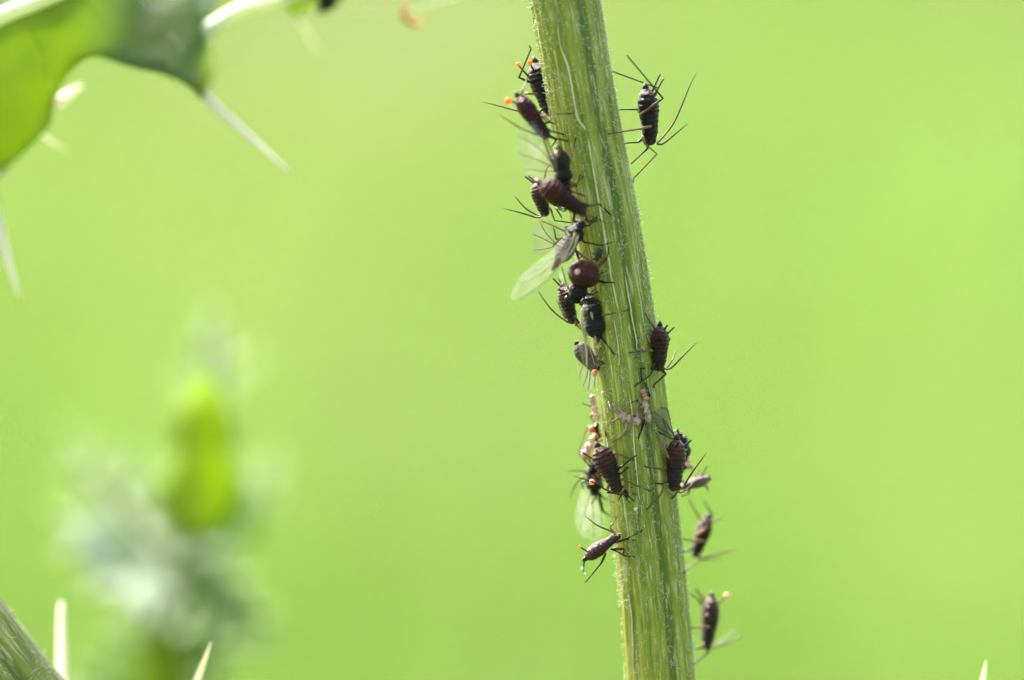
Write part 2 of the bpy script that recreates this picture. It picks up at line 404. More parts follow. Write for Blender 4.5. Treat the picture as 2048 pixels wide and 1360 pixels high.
def rad_main(p, i):
    u = (p - ORG).dot(UP); py = 680 - u * PXS
    if -140 < py < 1500: return rad_px(py) * PX
    return SR * (1.08 if py > 0 else max(0.55, 1.0 - 0.02 * i / len(path)))
mb, uvs = stem_mesh(path, rad_main)
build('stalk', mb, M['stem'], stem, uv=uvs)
# cream ribs that run crookedly down the stalk
RIBS = [
 ([(1108, -30), (1113, 30), (1121, 90), (1138, 140), (1146, 190), (1156, 238), (1172, 260), (1181, 300), (1189, 350), (1199, 410), (1211, 480), (1222, 550), (1236, 612), (1247, 668), (1256, 724), (1263, 770), (1266, 800)], 2.1),
 ([(1262, 800), (1266, 850), (1270, 905), (1274, 950), (1279, 1000)], 1.5),
 ([(1216, 690), (1220, 710), (1226, 745), (1229, 775)], 1.5),
 ([(1229, 640), (1236, 690), (1240, 730)], 1.3),
 ([(1252, 560), (1262, 620), (1270, 660), (1274, 700)], 1.2),
 ([(1274, 560), (1283, 620), (1288, 650)], 1.3),
 ([(1246, 990), (1252, 1030), (1258, 1072)], 1.6),
 ([(1282, 1010), (1290, 1060), (1302, 1120), (1309, 1180)], 1.2),
 ([(1258, 1190), (1264, 1250), (1268, 1330)], 1.2),
 ([(1100, 30), (1108, 90), (1118, 160)], 1.0),
 ([(1236, 860), (1242, 900), (1247, 950)], 1.2),
 ([(1310, 860), (1313, 900), (1318, 960), (1322, 1010)], 1.0),
]
rr = random.Random(11)
for pts, w in RIBS:
    q = [P(x, y, surf(x, y) + 0.002) for x, y in pts]
    q = smooth_path(q, 6); ph = rr.uniform(0, 9)
    q = [p + RT * (0.006 * noise.noise(p * 9)) for p in q]
    mb = MB(); tube(mb, q, lambda k: PX * w * (0.35 + 0.9 * math.sin(math.pi * min(1, max(0, k * 0.94 + 0.03))) ** 0.4 * (0.7 + 0.75 * abs(noise.noise(Vector((k * 14, ph, 0)))))), 7)
    build('rib', mb, M['rib'], stem)
# short woolly hairs
mb = MB()
for i in range(3800):
    py = rr.uniform(-60, 1420); e = math.sin(rr.uniform(-1.55, 1.55)) if i % 9 else rr.choice((-1, 1)) * 0.995
    if noise.noise(Vector((e * 3, py * 0.006, 2))) < -0.12 and i % 9: continue
    px = axis_px(py) + e * rad_px(py); p = P(px, py, surf(px, py) + 0.004)
    c = P(axis_px(py), py, axis_d(py)); nrm = (p - c).normalized()
    L = rr.uniform(0.014, 0.048) if i % 9 else rr.uniform(0.01, 0.022); dr = (nrm * 0.35 + UP * rr.uniform(-1, 0.6) + RT * rr.uniform(-0.6, 0.6)).normalized()
    cu = Vector((rr.uniform(-1, 1), rr.uniform(-1, 0.2), rr.uniform(-1, 1))) * 0.5
    q = [p, p + dr * L * 0.5, p + dr * L * 0.85 + cu * L * 0.35]
    tube(mb, q, lambda k: 0.0021 * (1 - 0.6 * k), 3)
o = build('hair', mb, M['hair'], stem); o['kind'] = 'stuff'

# ------------------------------------------------------------------ leaves and spines
def spine(parent, a, b, r, mat='spine', bow=0.0, blunt=0.75):
    mb = MB(); mid = a.lerp(b, 0.5) + UP * bow
    tube(mb, smooth_path([a, mid, b], 6), lambda k: r * (1 - k) ** blunt + 0.002, 8)
    return build('spine', mb, M[mat], parent)
def solid(o, th):
    m = o.modifiers.new('thickness', 'SOLIDIFY'); m.thickness = th; m.offset = 0
def stalk_tube(parent, pts, r0, r1, name='stalk', n=6):
    q = smooth_path(pts, 10)
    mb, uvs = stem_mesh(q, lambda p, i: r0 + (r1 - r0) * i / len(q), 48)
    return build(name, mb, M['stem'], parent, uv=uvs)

# the neighbouring plant: its stalk crosses the lower left corner, one leaf hangs into the upper left
side_foot = P(330, 1900, 0.6); side_foot = Vector((side_foot.x + 4, side_foot.y + 1, 0))
side = empty('thistle_plant', side_foot, 'thistle with a broad spiny leaf and a stem crossing behind it', 'thistle')
side['label'] = 'leaning thistle with one broad spiny translucent leaf and a ribbed stem'
sp = [side_foot - Vector((0, 0, 1)), P(760, 2900, 0.9), P(420, 1920, 0.6), P(190, 1583, 0.45), P(60, 1413, 0.42), P(-70, 1243, 0.4), P(-200, 1065, 0.42), P(-330, 850, 0.6), P(-430, 500, 0.9), P(-450, 100, 1.2), P(-430, -600, 1.6)]
q = smooth_path(sp, 14)
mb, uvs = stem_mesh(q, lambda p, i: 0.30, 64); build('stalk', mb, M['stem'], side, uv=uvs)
mb = MB()
for i in range(380):
    k = rr.uniform(42, 98); p0 = q[int(k)].lerp(q[int(k) + 1], k % 1); a = rr.uniform(-1.5, 1.5)
    tg = (q[int(k) + 1] - q[int(k)]).normalized(); sx = (RT - tg * RT.dot(tg)).normalized(); fr = sx.cross(tg); fr = -fr if fr.dot(FW) > 0 else fr
    nrm = sx * math.sin(a) + fr * math.cos(a); p = p0 + nrm * 0.30
    dr = (nrm * 0.4 + UP * rr.uniform(-1, 1) + RT * rr.uniform(-1, 1)).normalized(); L = rr.uniform(0.02, 0.05)
    tube(mb, [p, p + dr * L * 0.6, p + dr * L + nrm * 0.01], lambda k: 0.0026 * (1 - 0.6 * k), 3)
o = build('hair', mb, M['hair'], side); o['kind'] = 'stuff'

OUT = [(-440, 120), (-240, 40), (-40, -60), (120, -150), (300, -190), (420, -120), (444, -40), (432, 10), (412, 62), (420, 100), (427, 135), (416, 170), (408, 196), (386, 176), (350, 154), (310, 142), (262, 132), (222, 118), (190, 113), (160, 124), (132, 152), (113, 190), (104, 228), (98, 252), (62, 290), (20, 330), (-40, 392), (-140, 470), (-220, 440), (-300, 360), (-380, 240)]
def leaf_pt(x, y):
    d = 1.05
    s = max(0.0, min(1.0, (x - 120) / 170)); s = s * s * (3 - 2 * s)          # the outer lobe tips back and shows its upper face to the sky
    d += s * 0.0028 * (150 - y)
    d += (1 - s) * (-0.0016) * (140 - y)
    e = x - (405 + 14 * math.sin(y * 0.03))                                   # the margin rolls under
    if e > -22: d += 0.00045 * (e + 22) ** 2
    rib = (40 - 0.42 * x) - y                                                 # above the midrib the blade leans far back
    if x < 160: d += 0.0042 * max(0.0, rib) * min(1.0, (160 - x) / 60)
    d += 0.05 * noise.noise(Vector((x * 0.012, y * 0.012, 0)))
    return P(x, y, d)
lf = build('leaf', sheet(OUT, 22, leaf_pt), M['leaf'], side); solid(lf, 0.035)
lf['label'] = 'broad green leaf with a pale midrib and spiny lobes'
mb = MB(); tube(mb, smooth_path([P(-445, 230, 1.1), P(-200, 135, 1.05), leaf_pt(0, 36) - FW * 0.05, leaf_pt(70, 8) - FW * 0.05, leaf_pt(150, -24) - FW * 0.04, P(300, -90, 1.25), P(420, -125, 1.5)], 8), lambda k: 0.085 - 0.055 * k, 10, 0.7)
build('midrib', mb, M['midrib'], lf)
for pts, w in (([(150, -20), (190, 30), (225, 75), (238, 108)], 0.005), ([(40, 24), (80, 90), (95, 150), (112, 200)], 0.005), ([(240, -60), (310, 30), (370, 110), (405, 180)], 0.005), ([(-60, 70), (-20, 160), (30, 270)], 0.005)):
    mb = MB(); tube(mb, smooth_path([leaf_pt(x, y) - FW * 0.012 for x, y in pts], 6), lambda k: w * (1.2 - k), 6); build('side_vein', mb, M['midrib'], lf)
spine(lf, leaf_pt(405, 190), P(588, 352, 1.0), 0.034, blunt=0.6)
spine(lf, leaf_pt(116, 205), P(166, 168, 1.5), 0.045)
spine(lf, leaf_pt(84, 270), P(132, 302, 1.5), 0.012)
# second lobe behind: its pale rib catches the sun, its dark blade hangs from the top edge of the picture
spn = MB(); tube(spn, smooth_path([P(330, 150, 1.45), P(405, 72, 1.4), P(440, 46, 1.4), P(490, 18, 1.42), P(560, 0, 1.5), P(660, -25, 1.7), P(760, -70, 1.9)], 8), lambda k: 0.075 - 0.05 * k, 10, 0.8)
LOBE = [(540, -60), (560, 2), (578, 18), (594, 34), (604, 22), (622, 10), (640, -2), (690, -12), (760, -60), (720, -140), (600, -150)]
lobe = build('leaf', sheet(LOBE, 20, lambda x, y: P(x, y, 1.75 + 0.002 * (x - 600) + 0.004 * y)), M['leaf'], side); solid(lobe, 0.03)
build('midrib', spn, M['midrib'], lobe)
spine(lobe, P(592, 28, 1.75), P(642, 112, 2.6), 0.011)
spine(lobe, P(330, -120, 1.5), P(352, -40, 1.6), 0.02)
# a lower leaf of the same plant lies below the picture; its marginal spines stand up into it
LOW = [(60, 1500), (110, 1420), (140, 1395), (200, 1420), (280, 1430), (330, 1425), (372, 1408), (430, 1440), (520, 1470), (560, 1500), (460, 1560), (300, 1600), (160, 1580)]
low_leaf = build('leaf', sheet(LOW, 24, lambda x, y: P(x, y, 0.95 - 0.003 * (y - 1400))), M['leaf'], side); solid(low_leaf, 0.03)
spine(low_leaf, P(124, 1412, 1.0), P(122, 1202, 1.5), 0.042, blunt=0.42)
spine(low_leaf, P(372, 1425, 1.0), P(422, 1284, 0.55), 0.028)
spine(low_leaf, P(520, 1480, 1.0), P(600, 1400, 1.0), 0.03)
# a leaf left of the picture whose spine reaches in
LEFT = [(-380, 700), (-250, 480), (-120, 400), (-20, 392), (-6, 402), (-30, 440), (-90, 520), (-140, 620), (-240, 730)]
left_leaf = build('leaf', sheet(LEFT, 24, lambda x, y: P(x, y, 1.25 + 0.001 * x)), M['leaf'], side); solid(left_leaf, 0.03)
spine(left_leaf, P(-22, 396, 1.25), P(42, 606, 1.15), 0.05)
SHADE = [(-440, 640), (-520, 520), (-600, 380), (-560, 230), (-420, 150), (-280, 200), (-180, 330), (-160, 470), (-220, 600), (-330, 680)]  # added leaf out of view, set in the sun's path to shade the corner stalk
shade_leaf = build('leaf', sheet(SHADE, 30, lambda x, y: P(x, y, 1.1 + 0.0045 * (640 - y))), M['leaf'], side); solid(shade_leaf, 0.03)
spine(shade_leaf, P(-170, 420, 2.1), P(-60, 380, 2.2), 0.03)
spine(lf, leaf_pt(-6, 345), P(10, 352, 1.2), 0.02)

# a leaf of the aphids' stem runs below the picture to the right; one spine stands up into the corner
RL = [(1330, 1560), (1420, 1500), (1600, 1480), (1760, 1460), (1850, 1420), (1950, 1400), (1975, 1412), (2020, 1440), (2120, 1430), (2200, 1450), (2150, 1520), (1900, 1580), (1600, 1620), (1400, 1620)]
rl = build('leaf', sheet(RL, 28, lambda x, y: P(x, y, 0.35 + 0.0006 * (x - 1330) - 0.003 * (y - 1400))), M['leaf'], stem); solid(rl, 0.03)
spine(rl, P(1956, 1420, 0.55), P(1972, 1320, 0.35), 0.034)
spine(rl, P(2190, 1450, 0.7), P(2260, 1370, 0.7), 0.03)

# ------------------------------------------------------------------ young thistle well behind, wholly out of focus
D8 = 7.6
fp = P(330, 1400, D8); far = empty('young_thistle', Vector((fp.x - 1.5, fp.y, 0)), 'blurred young thistle with pale spines behind the leaning stem', 'thistle')
stalk_tube(far, [ORIGIN[far] - Vector((0, 0, 1)), P(310, 2400, D8), P(330, 1500, D8), P(360, 1250, D8), P(385, 1080, D8), P(398, 960, D8)], 0.28, 0.12)
def far_leaf(base, tip, w, d0, d1, spines, twist=0.0, lob=4, bow=0.0, mat='far_leaf', sr=0.04):
    """a lobed blade from base to tip (picture points) with a spine on every lobe"""
    b = Vector((*base, 0)); t = Vector((*tip, 0)); ax = t - b; L = ax.length; ax.normalize(); sd = Vector((-ax.y, ax.x, 0))
    left, right, tips = [], [], []
    n = 8 * lob
    for i in range(n + 1):
        k = i / n
        env = math.sin(math.pi * min(1, 0.1 + 0.9 * k) ** 0.8) ** 0.8 if k < 1 else 0
        lo = 0.68 + 0.32 * abs(math.sin(math.pi * lob * k)) ** 1.5
        hw = w * 0.5 * env * lo + 1.5
        c = b + ax * (L * k) + sd * (bow * math.sin(math.pi * k))
        left.append(c + sd * hw); right.append(c - sd * hw)
        if i % 8 == 4: tips.append((c + sd * hw, sd, k)); tips.append((c - sd * hw, -sd, k))
    o_ = [(p.x, p.y) for p in left[::2]] + [(p.x, p.y) for p in reversed(right[::2])]
    def dep(x, y):
        v = Vector((x, y, 0)) - b; k = v.dot(ax) / L; s = v.dot(sd) / w
        return P(x, y, d0 + (d1 - d0) * k + twist * s + 0.25 * abs(s))
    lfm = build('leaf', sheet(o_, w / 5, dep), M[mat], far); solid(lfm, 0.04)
    if mat != 'fresh_leaf':
        mb = MB(); tube(mb, [dep(*(b + ax * (L * k))[:2]) - FW * 0.03 for k in (0, 0.2, 0.4, 0.6, 0.8, 0.97)], lambda k: 0.05 * (1.1 - k), 6); build('midrib', mb, M['midrib'], lfm)
    for p, dr, k in tips:
        e = p + dr * spines + ax * spines * 0.7
        spine(lfm, dep(p.x, p.y), dep(p.x, p.y) + (P(e.x, e.y, D8) - P(p.x, p.y, D8)), sr, 'bract')
    spine(lfm, dep(*t[:2]), dep(*t[:2]) + (P(*(t + ax * spines * 1.6)[:2], D8) - P(*t[:2], D8)), sr * 1.3, 'bract')
    return lfm
far_leaf((394, 1070), (406, 740), 180, 3.9, 4.6, 14, 0.2, 2, 0.0, 'fresh_leaf', 0.02)
bud = far_leaf((408, 830), (424, 655), 62, 6.0, 6.4, 30, 0.3, 2)
left = far_leaf((350, 1130), (165, 905), 100, 6.6, 7.6, 50, -0.8, 4, -12)
mid = far_leaf((390, 1110), (520, 960), 80, 7.2, 7.8, 40, 0.9, 3, 14)
pale = far_leaf((330, 1200), (140, 1050), 170, 6.4, 6.0, 40, 1.8, 3, 16)
fold = far_leaf((350, 1190), (250, 1180), 120, 6.2, 5.6, 40, 1.6, 3, 10)
right = far_leaf((370, 1120), (520, 1270), 130, 6.8, 6.6, 40, 1.2, 3, 16)
base = far_leaf((340, 1330), (450, 1300), 140, 6.6, 6.0, 40, 1.4, 3, 0)
far_leaf((330, 1350), (170, 1400), 120, 7.0, 7.4, 40, -1.2, 3, 20)
far_leaf((330, 1420), (310, 1230), 130, 5.6, 5.6, 30, -0.5, 2, 0, 'fresh_leaf')
# stout pale spines and sunlit bracts that blur into discs
for par, a, b, r, dd in ((bud, (424, 665), (398, 585), 0.07, 7.4), (bud, (415, 770), (335, 760), 0.09, 8.2), (bud, (425, 760), (535, 705), 0.09, 8.4), (left, (330, 1000), (275, 870), 0.14, 7.8), (left, (290, 960), (270, 905), 0.14, 7.6),
                         (left, (180, 930), (105, 870), 0.08, 8.6), (mid, (470, 1000), (520, 985), 0.14, 8.2), (mid, (490, 1020), (560, 960), 0.10, 8.4), (pale, (190, 1110), (150, 1075), 0.16, 7.2), (fold, (290, 1205), (245, 1165), 0.14, 6.0), (fold, (330, 1130), (355, 1080), 0.13, 6.6), (base, (390, 1340), (370, 1290), 0.16, 6.8), (right, (480, 1250), (540, 1290), 0.12, 7.4)):
    spine(par, P(*a, dd), P(*b, dd), r * 0.5, 'bract')

# ------------------------------------------------------------------ aphids
PROF_A = [(0.0, 0.10), (0.05, 0.42), (0.12, 0.72), (0.22, 0.94), (0.33, 1.0), (0.45, 0.96), (0.56, 0.87), (0.64, 0.80), (0.72, 0.77), (0.8, 0.72), (0.855, 0.6), (0.89, 0.58), (0.93, 0.54), (0.965, 0.42), (0.988, 0.26), (1.0, 0.06)]
PROF_T = [(0.0, 0.12), (0.05, 0.45), (0.12, 0.75), (0.22, 0.95), (0.33, 1.0), (0.45, 0.94), (0.56, 0.82), (0.64, 0.70), (0.72, 0.66), (0.8, 0.60), (0.855, 0.5), (0.89, 0.49), (0.93, 0.46), (0.965, 0.37), (0.988, 0.23), (1.0, 0.05)]
PROF_W = [(0.0, 0.10), (0.06, 0.45), (0.15, 0.78), (0.27, 0.96), (0.38, 0.92), (0.48, 0.84), (0.54, 0.8), (0.60, 0.88), (0.68, 0.96), (0.76, 0.86), (0.83, 0.56), (0.88, 0.5), (0.94, 0.50), (0.98, 0.36), (1.0, 0.1)]
PROF_R = [(0.0, 0.15), (0.06, 0.55), (0.15, 0.85), (0.27, 1.0), (0.4, 0.95), (0.5, 0.72), (0.57, 0.52), (0.64, 0.56), (0.74, 0.6), (0.83, 0.46), (0.9, 0.36), (0.96, 0.33), (1.0, 0.1)]
PROF_S = [(0.0, 0.15), (0.1, 0.6), (0.25, 0.75), (0.4, 0.5), (0.5, 0.85), (0.62, 0.6), (0.75, 0.9), (0.88, 0.7), (1.0, 0.15)]
count = [0]
def pt(p, d):
    if len(p) == 2: return P(p[0], p[1], d)
    if p[2] == 's': return P(p[0], p[1], surf(p[0], p[1]) - 0.004)
    return P(p[0], p[1], d + p[2])
def aphid(label, tail, head, w, d, dorsal, mat='brown', prof=PROF_A, legs=(), ants=(), corn=(), drops=(), legmat='leg', name='aphid', cat='aphid', group='aphids on the thistle stem', high=1.02, seg=11, wings=(), cauda=True, dh=0.0, thick=1.0, eyes=True, antmat='antenna', bow=0.08, cornmat='cornicle', rough=1.0, corn_r=1.7):
    """dorsal is the direction of the back as (right, up, away); dh sets the head deeper than the tail"""
    count[0] += 1; sd_ = count[0]
    T = P(tail[0], tail[1], d - dh / 2); H = P(head[0], head[1], d + dh / 2)
    root = empty(name, H, label, cat, group)
    ax = (H - T); L = ax.length; ax.normalize()
    dv = RT * dorsal[0] + UP * dorsal[1] + FW * dorsal[2]; dv = (dv - ax * dv.dot(ax)).normalized(); sv = ax.cross(dv)
    W = w * PX / 2; mb = MB(); NS, NR = 110, 40
    for i in range(NS + 1):
        s = i / NS; s2 = 0.5 - 0.5 * math.cos(math.pi * s); s = 0.6 * s + 0.4 * s2
        r = max(0.02, sinterp(prof, s)) * W
        ctr = T + ax * (L * s) + dv * (bow * W * math.sin(math.pi * s))
        ring = []
        groove = 0.5 + 0.5 * math.cos(2 * math.pi * (seg * s + 0.45 * noise.noise(Vector((s * 5, sd_ * 3.1, 0)))))
        on = max(0.0, min(1.0, (s - 0.06) / 0.1)) * max(0.0, min(1.0, (0.98 - s) / 0.05))
        for k in range(NR):
            a = 2 * math.pi * k / NR; ca, sa = math.cos(a), math.sin(a)
            back = max(0.0, ca); flank = math.exp(-((abs(sa) - 0.97) / 0.12) ** 2)
            rr_ = r * (1 - rough * on * ((0.045 + 0.04 * noise.noise(Vector((s * 9, ca * 1.5, sa * 1.5 + sd_)))) * 1.8 * groove ** 3 * (0.3 + 0.7 * back)) + rough * on * 0.06 * flank * (0.5 - groove))
            rr_ *= 1 + rough * 0.045 * noise.noise(Vector((s * 13, ca * 2.2, sa * 2.2 + sd_ * 7)))
            rr_ *= 1 + rough * on * (0.03 * noise.noise(Vector((s * 42, ca * 6, sa * 6 + sd_ * 5))) + 0.02 * noise.noise(Vector((s * 80, ca * 3, sa * 3 + sd_ * 5))))
            hh = high * (1.0 if ca > 0 else 0.92)
            ring.append(ctr + dv * (rr_ * ca * hh) + sv * (rr_ * sa))
        mb.add(ring, [], [s] * NR)
    for i in range(NS):
        for k in range(NR): mb.f.append((i * NR + k, (i + 1) * NR + k, (i + 1) * NR + (k + 1) % NR, i * NR + (k + 1) % NR))
    mb.f.append(tuple(range(NR))); mb.f.append(tuple(NS * NR + k for k in range(NR - 1, -1, -1)))
    build('body', mb, M[mat], root)
    if cauda:
        mb = MB(); c0 = T + ax * L * 0.03; tube(mb, [c0, c0 - ax * L * 0.05 + dv * L * 0.005, c0 - ax * L * 0.115], lambda k: W * (0.3 * (1 - k) ** 0.8 + 0.05), 8, t0=0.2, t1=0.8); build('tail_tip', mb, M['cornicle'], root)
    if eyes:
        for sg in (-1, 1):
            mb = MB(); ball(mb, T + ax * L * 0.93 + sv * (W * 0.46 * sg) + dv * W * 0.16, W * 0.15, nu=8, nv=6); build('eye', mb, M['eye'], root)
    for lg in legs:
        if isinstance(lg[-1], str): mt, pts = lg[-1], lg[:-1]
        else: mt, pts = legmat, lg
        q = [pt(p, d) for p in pts]
        # start the leg inside the body so that it joins it
        q2 = [q[0]]
        for a, b in zip(q, q[1:]): q2 += [a.lerp(b, k) for k in (0.25, 0.5, 0.75)] + [b]
        m = len(q2); n_seg = len(q) - 1
        tt = [0.4 * (i / 4) if i <= 4 else 0.4 + 0.6 * (i - 4) / max(1, m - 5) for i in range(m)]
        if n_seg == 1: tt = [0.35 + 0.65 * i / (m - 1) for i in range(m)]
        mb = MB(); tot = sum((b - a).length for a, b in zip(q2, q2[1:])); cum = [0]
        for a, b in zip(q2, q2[1:]): cum.append(cum[-1] + (b - a).length)
        tab = list(zip([c / tot for c in cum], tt))
        rt = [(0, 2.4), (0.15, 3.1), (0.32, 2.7), (0.4, 2.2), (0.48, 1.65), (0.8, 1.45), (0.97, 1.35), (1.0, 1.0)]
        tube(mb, q2, lambda k: PX * thick * interp(rt, interp(tab, k)), 7)
        ring = 7
        mb.t = [interp(tab, t) for t in mb.t]
        build('leg', mb, M[mt], root)
    for an in ants:
        q = smooth_path([pt(p, d) for p in an], 6)
        mb = MB(); tube(mb, q, lambda k: PX * thick * (1.5 * (1 - k) ** 0.6 + 0.55), 6); build('antenna', mb, M[antmat], root)
    cs = []
    for c in corn:
        a, b = pt(c[0], d), pt(c[1], d)
        mb = MB(); tube(mb, [a, a.lerp(b, 0.3), a.lerp(b, 0.6), a.lerp(b, 0.9), b], lambda k: PX * thick * corn_r * (1.3 - 0.4 * k + (0.35 if k > 0.95 else 0)), 8); cs.append(build('cornicle', mb, M[cornmat], root))
    for dr in drops:
        mb = MB(); ball(mb, pt(dr[0], d), dr[1] * PX, nu=14, nv=10); build('droplet', mb, M[dr[2] if len(dr) > 2 else 'droplet'], root)
    for wg in wings:
        out, veins = wg['out'], wg.get('veins', ())
        dfun = wg.get('d') or (lambda x, y: 0.0)
        wm = sheet(out, wg.get('step', 9), lambda x, y: P(x, y, d + dfun(x, y) + 0.012 * noise.noise(Vector((x * 0.05, y * 0.05, sd_)))))
        wo = build('wing', wm, M[wg.get('mat', 'wing')], root)
        for v in veins:
            r = v[-1] if isinstance(v[-1], (float, int)) else 0.9; pts = v[:-1] if isinstance(v[-1], (float, int)) else v
            mb = MB(); tube(mb, smooth_path([P(x, y, d + dfun(x, y) - 0.003) for x, y in pts], 5), lambda k: PX * r * 1.35 * (1 - 0.4 * k), 6); build('vein', mb, M[wg.get('vmat', 'vein')], wo)
        if 'stigma' in wg:
            mb = MB(); tube(mb, [P(x, y, d + dfun(x, y) - 0.006) for x, y in wg['stigma']], lambda k: PX * wg.get('sw', 4) * (0.25 + math.sin(math.pi * min(1, k * 0.96 + 0.02)) ** 0.7), 8, 0.4); build('wing_spot', mb, M['stigma'], wo)
    return root

# black aphid right of the stem, high up
aphid('black wingless aphid on long legs, uppermost beside the right stem edge', (1291, 174), (1301, 291), 44, 0.0, (0.95, 0, -0.3), 'black', thick=1.0,
  legs=[((1280, 230, -.07), (1326, 197, -.12), (1257, 114, -.22), (1254, 110, -.22)), ((1296, 225, .08), (1316, 176, .1), (1228, 144, 's'), (1224, 141, 's')),
        ((1290, 245, .06), (1276, 219, .08), (1244, 219, 's'), (1238, 220, 's'), 'dark_leg'), ((1303, 252, -.07), (1277, 258, -.08), (1222, 267, 's'), (1216, 268, 's'), 'pale_leg'),
        ((1290, 272, .06), (1277, 284, .05), (1254, 286, 's'), (1249, 288, 's'), 'dark_leg'), ((1300, 280, .04), (1294, 298, .05), (1266, 324, 's'), (1262, 328, 's')),
        ((1284, 272, -.07), (1290, 288, -.09), (1314, 308, -.1), (1267, 357, 's'), (1266, 366, 's'), 'pale_leg')],
  ants=[((1314, 286), (1322, 278), (1346, 248), (1363, 212), (1381, 168), (1393, 146)), ((1314, 288), (1327, 287, -.03), (1354, 265, -.08), (1377, 246, -.12))],
  corn=[((1302, 188, 0), (1320, 148, 0)), ((1303, 200, -.06), (1327, 157, -.08))])
# black aphid half hidden by the left edge, two orange droplets
aphid('black aphid half hidden behind the left stem edge with two orange droplets on its tubes', (1070, 121), (1104, 232), 46, 0.14, (-0.95, 0, -0.2), 'black',
  legs=[((1074, 170, -.05), (1038, 155, -.1), (1062, 98, -.1), (1058, 91, -.1), 'black_leg'), ((1092, 187, -.03), (1049, 187, -.06), (1060, 215, -.02), (1098, 246, 's'), 'pale_leg'),
        ((1099, 208, -.04), (1078, 224, -.06), (1104, 246, 's'), (1108, 247, 's'))],
  ants=[((1092, 226), (1070, 228, -.05), (1040, 223, -.06), (1002, 213, -.06), (964, 203, -.05)), ],
  corn=[((1058, 154, -.03), (1038, 132, -.05)), ((1068, 142, -.06), (1061, 128, -.1))], drops=[((1036, 129, -.05), 4.2), ((1060, 125, -.1), 5.2)])
# winged reddish aphid in front
aphid('blurred reddish brown aphid with one bright orange droplet, lying over the black one', (1034, 190), (1096, 278), 36, -0.32, (0.3, 0.3, -0.9), 'plum', PROF_A, name='aphid', legmat='dark_leg',
  legs=[((1050, 205, -.02), (1043, 188, -.02), (1056, 152, .1), (1056, 148, .1)), ((1084, 252), (1101, 262), (1124, 268, 's'), (1128, 269, 's')), ((1088, 262), (1102, 275), (1132, 281, 's'), (1136, 283, 's')),
        ((1085, 250, .1), (1096, 244, .15), (1108, 247, 's')), ((1075, 232, .05), (1092, 231, -.06), (1112, 228, -.04), (1146, 227, 's'), 'pale_leg'), ((1096, 270, .05), (1112, 279, .1), (1104, 293, 's'))],
  ants=[((1090, 272), (1073, 269), (1039, 255, -.05), (997, 229, -.08))], corn=[((1040, 208, -.02), (1019, 202, -.04))], drops=[((1016, 202, -.04), 7.0)])
# black winged aphid, wing raised
aphid('blurred black winged aphid with brown abdomen tip and one raised clear wing', (1116, 296), (1131, 378), 40, -0.26, (0.2, 0.1, -0.95), 'black', PROF_W, name='winged_aphid', group='winged aphids on the thistle stem', legmat='pale_leg', cornmat='amber_cornicle', corn_r=3.6,
  legs=[((1126, 345), (1138, 330), (1152, 275, 's')), ((1132, 362), (1150, 368), (1168, 352, 's')), ((1128, 368), (1142, 382), (1170, 392, 's'), 'dark_leg')],
  corn=[((1115, 318, -.05), (1121, 293, -.05))],
  wings=[dict(out=[(1112, 344), (1100, 318), (1092, 284), (1082, 258), (1064, 243), (1046, 248), (1036, 270), (1035, 298), (1043, 328), (1058, 352), (1080, 366), (1104, 366)], d=lambda x, y: -0.07 - 0.0012 * (1110 - x),
     veins=[[(1112, 344), (1098, 308), (1082, 260), 2.0], [(1114, 340), (1106, 308), (1090, 270), 1.8], [(1106, 330), (1082, 300), (1040, 272), 0.8], [(1108, 336), (1080, 322), (1038, 306), 0.8], [(1108, 342), (1084, 342), (1048, 338), 0.8]])])
# big blurred plum aphid in front
aphid('plump blurred plum coloured aphid with banded back and pale gleam on its abdomen', (1078, 364), (1172, 428), 47, -0.34, (0.25, 0.35, -0.9), 'plum', PROF_T, seg=12, legmat='dark_leg', corn_r=1.5,
  legs=[((1160, 405), (1180, 412), (1199, 408, 's'), (1223, 431, 's')), ((1165, 420), (1176, 445), (1193, 442, 's')), ((1140, 412, .05), (1128, 422, .1), (1112, 416, .12), (1124, 436, .2)), ((1130, 375), (1152, 372), (1160, 350, 's')), ((1150, 420, .05), (1146, 442, .1), (1170, 452, 's'))],
  ants=[((1170, 430), (1190, 436, -.02), (1212, 446, .0))], corn=[])
# aphid behind it against the light
aphid('brown aphid with rust red head and two dark tubes, behind the plump plum one', (1073, 362), (1093, 433), 34, 0.06, (-0.95, 0, 0.1), 'brown',
  legs=[((1097, 415, -.02), (1102, 420, -.03), (1109, 441, -.04), (1141, 445, .02), (1146, 446, .03), 'pale_leg'), ((1085, 372, .03), (1093, 337, .02), (1100, 330, .0), 'pale_leg'), ((1096, 400, .03), (1118, 415, .05), (1150, 420, 's'))],
  ants=[((1086, 430), (1075, 435), (1050, 428), (1006, 416)), ((1085, 428), (1075, 430, .03), (1054, 419, .04), (1040, 405, .05), (1029, 391, .05))],
  corn=[((1068, 366), (1050, 353)), ((1070, 362, .05), (1057, 352, .05))])
